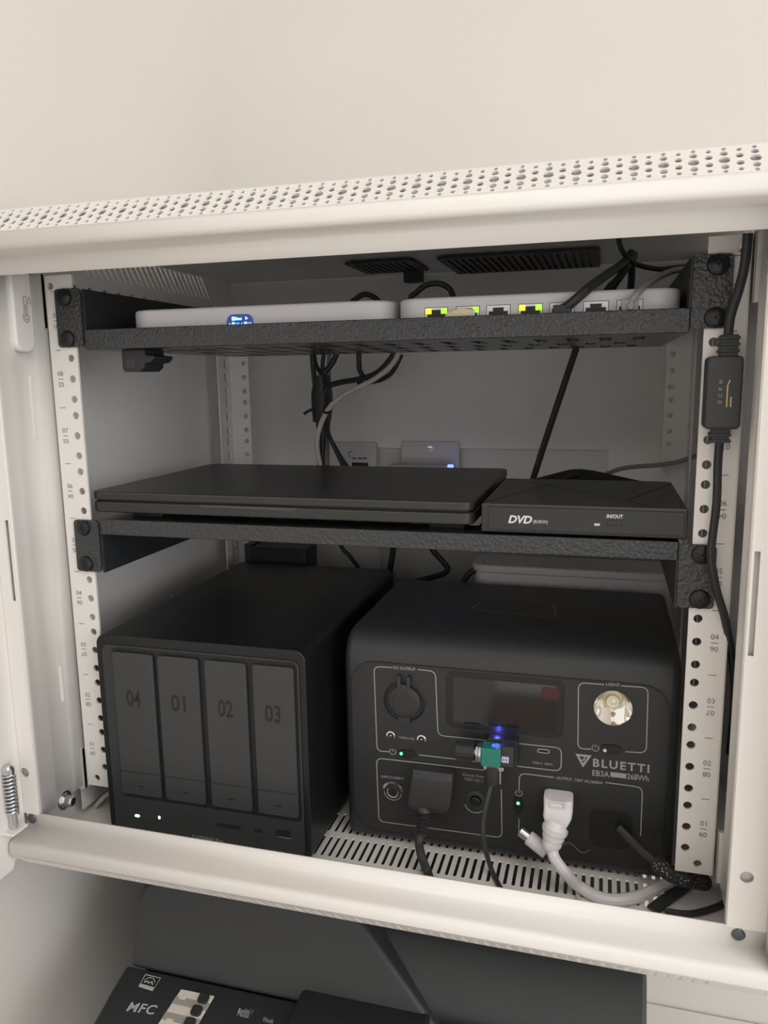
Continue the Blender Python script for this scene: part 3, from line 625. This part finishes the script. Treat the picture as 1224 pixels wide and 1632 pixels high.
cable('white_power_cable', [PY(880, 1352, 3.5), PY(884, 1368, -1), PY(900, 1390, -5), PZ(925, 1414, -41), PZ(965, 1433, -43), PZ(1010, 1431, -43.2), PZ(1045, 1417, -43), PZ(1075, 1402, -42), PZ(1100, 1385, -42)], 4.3, CABLEW, 'thick white power cable curving across the cabinet floor')
# usb-c connector hanging behind the white plug
UC = thing('usb_c_plug', 'white USB connector leaning beside the white plug', 'plug', PY(850, 1350, 12))
a, b = PY(842, 1334, 16), PY(872, 1358, 12)
MB().tube([a, a+(b-a)*.05, a+(b-a)*.95, b], [5.0, 5.6, 5.6, 5.0], 16).build('housing', CABLEW, UC)
dq = (a-b).normalized(); MB().tube([a-dq, a+dq*7], 4.2, 12).build('metal_tip', STEEL, UC)
cable('thin_white_cable', [b, PY(885, 1372, 8), PY(905, 1392, 4), PZ(918, 1412, -45), PZ(922, 1440, -46)], 1.5, CABLEC, 'thin cream cable running from the USB connector to the front sill')
cable('outlet_cable', [PY(985, 1318, 29), PY(1005, 1338, 25), PY(1028, 1360, 18), PY(1050, 1378, 13), PY(1066, 1390, 9)], 3.6, RUB, 'dark cable from the right outlet into the braided sleeve')
# braided sleeve and flat black strap in the right corner
cable('braided_sleeve', [PY(1046, 1374, 14), PY(1062, 1388, 8), PY(1080, 1397, 6), PY(1100, 1402, 8), PZ(1122, 1406, -40)], [6]*25, BRAID, 'black braided cable sleeve with pale flecks under the rail', 'cable sleeve')
a, b = PZ(1098, 1408, -46.6), PZ(1040, 1452, -46.6); dv = (b-a).normalized(); sd = dv.cross(V((0, 0, 1)))*4.5
tag(MB().loft([[a+sd, a-sd, a-sd+V((0, 0, 2)), a+sd+V((0, 0, 2))], [b+sd, b-sd, b-sd+V((0, 0, 2)), b+sd+V((0, 0, 2))]]).build('flat_strap', RUB2), 'flat dark strap lying on the floor below the braided sleeve', 'strap')
cable('floor_cable', [PZ(1060, 1452, -45.5), PZ(1100, 1456, -45.5), PZ(1140, 1446, -45.4), PZ(1165, 1432, -45), PZ(1200, 1408, -44)], 2.2, RUB2, 'dark round cable bending around the right floor corner')
cable('floor_corner_cable', [PX(140, 1302, -270), PX(150, 1288, -262), PX(168, 1268, -250), PX(190, 1255, -240)], 2.0, CABLEC, 'pale cable curling in the left corner beside the drive enclosure')
# ------------------------------------------------------------------ right: inline adapter hanging in front of the rail
AD = thing('inline_adapter', 'black inline power adapter box hanging on the right rail', 'adapter', PY(1155, 690, -12))
a0, a1 = PY(1124, 568, -16), PY(1178, 684, -16)
MB().prism(rrect(a0.x+1, 248, a1.z, a0.z, 3, 5), 0, 17, FXZ(-3)).build('box', RUB2, AD, bevel=2)
sr = MB(); c = PY(1160, 566, -12); sr.box(c.x-5, c.x+5, -17, -6, c.z-2, c.z+12)
for k in range(3): sr.box(c.x-5.8, c.x+5.8, -18, -5, c.z+1.5+k*3.8, c.z+3.4+k*3.8)
sr.build('strain_relief', RUB, AD, bevel=.5)
c2 = PY(1147, 684, -12); sr = MB(); sr.box(c2.x-5, c2.x+5, -17, -6, c2.z-8, c2.z+2)
for k in range(2): sr.box(c2.x-6, c2.x+6, -18, -5, c2.z-8+k*3.8, c2.z-6+k*3.8)
sr.build('strain_relief', RUB, AD, bevel=.5)
mk = MB(); Mk = FXZ(-20.1); lx, lz = PY(1152, 630, -20).x, PY(1152, 630, -20).z
for k in range(4): mk.mesh(tmesh('DCFN'[k], h=2.0, wd=1.8), Mk @ Matrix.Translation((lx-1.5, lz-4+k*4.0, 0)) @ Matrix.Rotation(math.pi/2, 4, 'Z'))
mk.keep = True; mk.build('lettering', EBL, AD)
mk = MB(); mk.ribbon([(lx+2.4, lz-7), (lx+2.4, lz+6), (lx+3.6, lz+9)], .7, Mk); mk.ribbon([(lx+4.6, lz-7), (lx+4.6, lz-1)], .8, Mk); mk.keep = True; mk.build('gold_symbol', GOLD, AD)
cable('adapter_cable', [PY(1192, 372, -26), PY(1187, 420, -22), PY(1178, 460, -16), PY(1164, 505, -12), PY(1160, 540, -12)], 2.8, RUB, 'black cable feeding the inline adapter from the cabinet top', group=None)
cable('adapter_output_cable', [PY(1147, 698, -12), PY(1144, 740, -10), PY(1142, 800, -9), PY(1135, 860, -9), PY(1133, 890, -12), PY(1142, 940, -10), PY(1155, 985, -4), PY(1165, 1040, 6), PY(1170, 1090, 12), PY(1168, 1150, 20), PY(1163, 1200, 30)], 2.6, RUB, 'black cable running down the right rail below the inline adapter')
# ------------------------------------------------------------------ cables above and behind the white devices
def c_up(name, pts, r, m, label, pre=(), post=()): return cable(name, [V(p) for p in pre]+[PY(*p) for p in pts]+[V(p) for p in post], r, m, label)
c_up('patch_cable', [(1003, 490, 7), (1006, 482, 3), (1018, 465, 4), (1040, 447, 30), (1072, 432, 70), (1105, 427, 120), (1130, 424, 150)], 2.3, CABLEG, 'grey patch cable plugged into the last port of the switch', post=[(208, 190, 392), (200, 215, 366)])
o = MB().box(PORTX[6]-5.2, PORTX[6]+5.2, 1.8, 9.6, 365, 377.5).lathe([(2.6, -1), (2.6, .6), (2, 1.2), (.1, 1.4)], frame((PORTX[6]+.5, 1.8, 373), (1, 0, 0), (0, 0, 1)), 16).build('patch_plug', CABLEG, bevel=.5); tag(o, 'grey cable plug seated in the last switch port', 'plug')
c_up('uplink_cable', [(894, 494, 6), (908, 485, 3), (926, 470, 3), (942, 456, 12), (968, 437, 60), (990, 422, 110), (1010, 408, 170)], 3.2, RUB, 'black network cable rising from the fifth switch port', post=[(172, 215, 405), (160, 235, 375), (140, 240, 361.5)])
o = MB().box(PORTX[4]-5.2, PORTX[4]+6, 1, 9.6, 365, 375.5).build('uplink_plug', RUB, bevel=.5); tag(o, 'black cable plug seated in the fifth switch port', 'plug')
c_up('uplink_cable', [(965, 470, 118), (985, 445, 125), (998, 425, 135), (1006, 405, 170)], 3.2, RUB, 'black network cable dropping behind the switch beside the raised one', pre=[(160, 118, 361)], post=[(188, 222, 405), (182, 236, 375), (178, 240, 361.5)])
c_up('roof_cable', [(984, 372, 120), (992, 400, 120), (1012, 420, 130), (1050, 429, 140), (1102, 430, 150)], 2.0, RUB, 'thin black cable looping down from the cabinet roof', pre=[tuple(PY(982, 360, 120)[:2])+(446,)], post=[(214, 178, 385), (208, 190, 360)])
c_up('arch_cable', [(655, 482, 128), (664, 466, 128), (680, 454, 128), (700, 452, 128), (716, 460, 128), (724, 476, 128)], 2.4, RUB, 'black cable arching behind the switch corner', pre=[(24, 124, 360)], post=[(62, 124, 360)])
c_up('arch_cable', [(560, 492, 150), (568, 476, 150), (582, 469, 150), (597, 474, 150), (612, 486, 146), (640, 490, 135)], 2.4, RUB, 'black cable humped behind the router corner', pre=[(-34, 148, 360)])
o = MB().loft([[PY(x, y, Y) for x, y, Y in r] for r in ([(731, 491, 8.5), (752, 491, 8.5), (752, 503, 8.5), (731, 503, 8.5)], [(733, 491, 2), (757, 494, 2), (757, 508, 2), (733, 508, 2)], [(712, 498, 3), (735, 496, 1.5), (735, 508, 1.5), (712, 508, 3)])]).build('beige_plug', BEIGE, bevel=.6)
tag(o, 'beige cable plug bent sideways out of the second switch port', 'plug')
# bundle dropping behind the shelves
BY = 280
def bd(name, pts, r, m, label, Y=BY):
    P_ = [PY(p[0], p[1], (p[2] if len(p) > 2 else Y)) for p in pts]
    return cable(name, P_, r, m, label)
bd('bundled_cable', [(496, 545), (499, 585), (503, 625), (506, 660), (509, 700), (509, 760), (512, 800)], 2.7, RUB, 'black cable on the left edge of the hanging bundle', 276)
bd('bundled_cable', [(519, 545), (514, 585), (520, 615), (516, 660), (523, 690), (548, 745), (562, 772)], 2.3, RUB, 'black cable in the hanging bundle, bending right above the laptop', 284)
bd('bundled_cable', [(545, 545), (530, 578), (515, 598), (505, 630), (509, 665), (513, 700), (514, 760), (516, 800)], 3.0, RUB, 'thick black cable crossing into the hanging bundle', 274)
bd('bundled_cable', [(498, 545), (503, 580), (516, 605), (524, 650), (522, 685), (535, 715), (556, 748), (570, 770)], 2.4, RUB, 'black cable on the right edge of the hanging bundle', 288)
bd('branch_cable', [(640, 545), (620, 575), (598, 596), (568, 605), (540, 610), (520, 619), (514, 645), (515, 690), (512, 760)], 3.0, RUB, 'black cable branching from the upper right into the bundle', 270)
bd('branch_cable', [(572, 545), (572, 575), (574, 592), (584, 603), (600, 598)], 2.7, RUB, 'short black cable dropping onto the branching cable', 276)
bd('branch_cable', [(640, 565), (626, 592), (610, 604), (592, 609), (570, 612)], 2.4, RUB, 'black cable end tucked behind the cream cable', 284)
bd('cream_cable', [(642, 545), (627, 578), (600, 602), (570, 618), (545, 632), (524, 651), (510, 680), (505, 708), (510, 740), (520, 775)], 2.8, CABLEC, 'cream cable curving across the black bundle', 262)
bd('grey_conduit', [(525, 545), (524, 600), (524, 660), (522, 700), (522, 770)], 2.4, CABLEG, 'grey vertical cable behind the black bundle', 300)
tie = thing('cable_wrap', 'black hook strap wrapped around the hanging cable bundle', 'cable strap', PY(512, 640, 280))
a = PY(513, 598, 279); b = PY(513, 672, 279)
MB().loft([[V((x, y, z)) for x, y in rrect(p.x-hw, p.x+hw, 267, 292, 7, 5)] for p, hw, z in ((a, 6, a.z), ((a*.5+b*.5), 10, (a.z*.6+b.z*.4)), ((a*.5+b*.5), 10, (a.z*.4+b.z*.6)), (b, 8, b.z))]).build('wrap', RUB, tie)
MB().tube(smooth([PY(500, 652, 266), PY(492, 655, 264), PY(484, 660, 262)]), 1.6, 8).build('loose_end', RUB, tie)
MB().tube(smooth([PY(516, 657, 258), PY(522, 658, 257), PY(528, 656, 262)]), 1.3, 8).build('loop', RUB, tie)
bd('slanted_cable', [(922, 542, 262), (916, 562, 262), (895, 625, 262), (870, 700, 262), (848, 768, 262), (835, 800, 266)], 3.3, RUB, 'single black cable slanting down behind the disc drive')
bd('grey_cable', [(965, 756, 250), (990, 747, 265), (1020, 743, 275), (1050, 741, 280), (1085, 735, 285), (1120, 722, 290)], 2.2, CABLEG, 'grey cable running to the right rear rail above the disc drive')
# adapter brick behind the disc drive
br = MB(); z0 = 221.6
ring = lambda s_, z: [V((148+s_*dx, 190+s_*dy, z)) for dx, dy in ((-40, 6), (-4, -26), (58, -2), (12, 30))]
br.loft([ring(1, z0), ring(1, z0+15), ring(.25, z0+24), ring(.08, z0+25)])
tag(br.build('power_brick', RUB, bevel=1), 'black power brick lying behind the disc drive', 'power brick')
bd('brick_cable', [(930, 760, 195), (915, 758, 170), (893, 764, 160), (878, 771, 157), (865, 776, 154)], 2.2, RUB, 'black cable leaving the power brick behind the disc drive')
# below the lower shelf, behind the boxes
bd('rear_cable', [(535, 850), (545, 873), (556, 885), (568, 900), (580, 920)], 2.4, RUB, 'thin black cable slanting behind the drive enclosure', 310)
bd('rear_cable', [(629, 850), (626, 880), (621, 915), (618, 950)], 3.4, RUB, 'thick black cable dropping upright behind the power station corner', 300)
bd('rear_cable', [(680, 855), (690, 877), (706, 895), (714, 908), (700, 917), (670, 925), (640, 934)], 3.2, RUB, 'black cable with a sharp elbow behind the power station', 300)
bd('rear_cable', [(775, 900), (757, 908), (743, 920), (734, 938)], 3.4, RUB, 'black cable bending behind the cream container', 230)
bd('rear_cable', [(590, 858), (606, 880), (622, 902), (640, 928)], 1.4, CABLEC, 'thin cream cable slanting down the cabinet back', 330)
bd('side_cable', [(253, 880, 205), (260, 905, 200), (266, 925, 196), (275, 952, 192)], 2.0, CABLEC, 'pale cable hanging against the left cabinet side')
BX = thing('cream_container', 'cream rounded container with a lid behind the power station', 'container', (140, 246, -48))
MB().prism(rrect(47, 236, 222, 270, 14, 8), -47.8, 138, FXY(0)).build('tub', DEVW, BX, bevel=2)
MB().prism(rrect(45, 238, 220, 272, 15, 8), 138, 146, FXY(0)).build('lid', DEVW, BX, bevel=2)
BK = thing('black_ups_box', 'tall black box standing behind the drive enclosure', 'box', (-180, 275, -48))
MB().box(-212, -146, 258, 296, -47.9, 144).build('body', RUB, BK, bevel=2)
MB().box(-222, -213, 262, 292, -47.9, 146).build('side_plate', RUB2, BK, bevel=1)
# plates on the cabinet's back
OC = thing('outlet_cover', 'white outlet cover with a centre screw on the back panel', 'wall plate', (-27, 364, 140))
MB().prism(rrect(-62, 8.5, 142, 256.5, 3, 4), -.2, 4, FXZ(366.2)).build('plate', DEVW, OC, bevel=1.6)
c = PY(685, 715, 362); o = MB().lathe([(3.6, 0), (3.4, .8), (.1, 1.2)], frame((c.x, 362.3, c.z), (1, 0, 0), (0, 0, 1)), 16).build('screw', STEEL, OC)
MB().box(c.x-2.8, c.x+2.8, 360.9, 361.4, c.z-.4, c.z+.4).build('slot', MARK, o)
UA = thing('wall_charger', 'white wall charger with a blue light below the outlet screw', 'charger', (-35, 350, 160))
MB().box(-72, 3, 332, 361.5, 165, 231).build('body', DEVW, UA, bevel=3)
c = PY(718, 743, 331.5); MB().prism(rrect(c.x-3.6, c.x+3.6, c.z-2, c.z+2, 1.8, 4), 0, .5, FXZ(332)).build('status_light', LEDB, UA)
IP = thing('injector_plate', 'white device plate with printed marks and a black port', 'wall plate', (-126, 362, 140))
MB().prism(rrect(-160, -91.5, 142, 255, 3, 4), -.2, 6, FXZ(366.2)).build('plate', DEVW, IP, bevel=1.2)
a = PY(561, 737, 360); b = PY(587, 748, 360); MB().box(a.x, b.x, 359.6, 361, b.z, a.z).build('port', PORTB, IP)
g = MB(); g.keep = True
for i, (xa, xb) in enumerate(((561, 568), (571, 577), (578, 585), (545, 548))):
    p0, p1 = PY(xa, 729, 360), PY(xb, 732, 360); g.box(p0.x, p1.x, 359.9, 360.1, p1.z, p0.z)
for px, py in ((556, 722), (560, 720), (557, 727)):
    p0 = PY(px, py, 360); g.box(p0.x-1, p0.x+1, 359.9, 360.1, p0.z-1, p0.z+1)
g.build('printed_marks', MARK, IP)
# ------------------------------------------------------------------ printer under the cabinet
PR = thing('office_printer', 'black multifunction printer with control panel on the white table', 'printer', (7, 130, ZT))
px0, px1 = -198, 212
MB().box(px0+4, px1-4, -70, 300, ZT+6, -160).build('body', PRNB, PR, bevel=8)
for x in (-170, 185):
    for y in (-40, 270): MB().prism(circ(x, y, 12, 16), ZT, ZT+7, FXY(0)).build('foot', RUB, PR)
# lower right half of the lid
Mx = frame((0, 0, 0), (0, 1, 0), (0, 0, 1))
lo = [(-24, -158), (-24, -142), (-18, -132), (-2, -106), (12, -97), (30, -94), (290, -94), (296, -100), (296, -158)]
MB().prism(lo, px0, px1, Mx).build('scanner_lid', PRND, PR, bevel=4)
def rr_(X0, X1, ytop, ybot):        # feeder cover cross-section rings, sloped front
    return None
hump = [(px0, -152), (px0, -100), (px0+3, -92), (px0+10, -87), (-12, -86), (0, -90), (8, -97), (60, -146), (66, -152)]
def hring(Yof): return [V((x, Yof(z), z)) for x, z in hump]
MB().loft([hring(lambda z: -35+max(0, (z+152))*.36), hring(lambda z: 285)]).build('feeder_cover', PRND, PR, bevel=5, seg=4)
# control panel
cp_ = [(-36, -152), (-36, -148), (-60, -154), (-125, -176), (-140, -186), (-140, -215), (-36, -215)]
MB().prism(cp_, px0-2, px1, Mx).build('control_panel', PRNB, PR, bevel=3)
sl = math.atan2(-22, 65)
nrm = V((0, -1, 0)); vdir = V((0, 65, 22)).normalized(); org = V((0, -60, -154))
Mc = frame(org+V((1, 0, 0)).cross(vdir)*.1, (1, 0, 0), vdir); Mi = Mc.inverted()
def cpx(x, y):
    d = ray(x, y); n = Mc.to_3x3() @ V((0, 0, 1)); o = Mc.translation; k = (o-CP).dot(n)/d.dot(n); q = Mi @ (CP+d*k); return (q.x, q.y)
# raised display block
a, b = PZ(485, 1567, -141), PZ(690, 1602, -141)
MB().prism([(-26, -156), (-26, -141), (-60, -141.5), (-120, -158), (-120, -180)], a.x, b.x, Mx).build('display_block', PRNB, PR, bevel=4)
g = MB(); g.keep = True
tl_, tr_, br_, bl_ = cpx(232, 1553), cpx(256, 1559), cpx(243, 1579), cpx(221, 1572)
g.ribbon([tl_, tr_, br_, bl_, tl_], .7, Mc); L2 = [(bl_[0]+(tl_[0]-bl_[0])*.25, bl_[1]+(tl_[1]-bl_[1])*.25), (br_[0]+(tr_[0]-br_[0])*.25, br_[1]+(tr_[1]-br_[1])*.25)]
g.prism([bl_, br_, L2[1], L2[0]], -.02, .02, Mc)
c = ((tl_[0]+br_[0])/2, (tl_[1]+br_[1])/2); g.ribbon(arcpts(c[0], c[1]-1, 5, 20, 160, 12), .6, Mc); g.ribbon([(c[0]-4.5, c[1]-.5), (c[0]-1.5, c[1]+.8), (c[0], c[1]-.5), (c[0]+2, c[1]+1), (c[0]+4, c[1]-1.2)], 1.1, Mc)
g.build('energy_badge', PRNT, PR)
def tcp(s, p, q_, h, **k):
    g = MB(); g.keep = True; A, B = cpx(*p), cpx(*q_); me = tmesh(s, wd=math.hypot(B[0]-A[0], B[1]-A[1]), h=h, **k)
    g.mesh(me, Mc @ Matrix.Translation(((A[0]+B[0])/2, (A[1]+B[1])/2, 0)) @ Matrix.Rotation(math.atan2(B[1]-A[1], B[0]-A[0]), 4, 'Z')); g.build('lettering', PRNT, PR)
tcp('MFC', (204, 1604), (249, 1610), 7.2, shear=.15, bold=.15, spacing=1.1); tcp('Redial /', (380, 1610), (403, 1613), 3.6); tcp('Pause', (379, 1615), (397, 1619), 3.4); tcp('Hook', (420, 1624), (436, 1628), 3.4)
K = [cpx(289, 1577), cpx(342, 1588), cpx(306, 1650), cpx(250, 1636)]
st = MB().prism([K[0], K[3], K[2], K[1]], -.3, .8, Mc).build('key_label_strip', PRNS, PR, bevel=.5)
for i in range(3):
    f0, f1 = .20+i*.42, .40+i*.42
    lerp = lambda A, B, f: (A[0]+(B[0]-A[0])*f, A[1]+(B[1]-A[1])*f)
    MB().prism([lerp(K[0], K[3], f0), lerp(K[0], K[3], f1), lerp(K[1], K[2], f1), lerp(K[1], K[2], f0)], .7, .95, Mc).build('label_band', PRNS2, st)
    c = cpx(325-i*11, 1593+i*19.5); MB().prism(rrect(c[0]-4.4, c[0]+4.4, c[1]-4, c[1]+4, 2.4, 5), .5, 2.6, Mc).build('speed_key', PRNB, st, bevel=.6)
    c = cpx(292-i*11, 1590+i*19.5); MB().prism(rrect(c[0]-3, c[0]+3, c[1]-2, c[1]+2, 1.2, 4), .9, 1.15, Mc).build('key_label', PRNS, st)
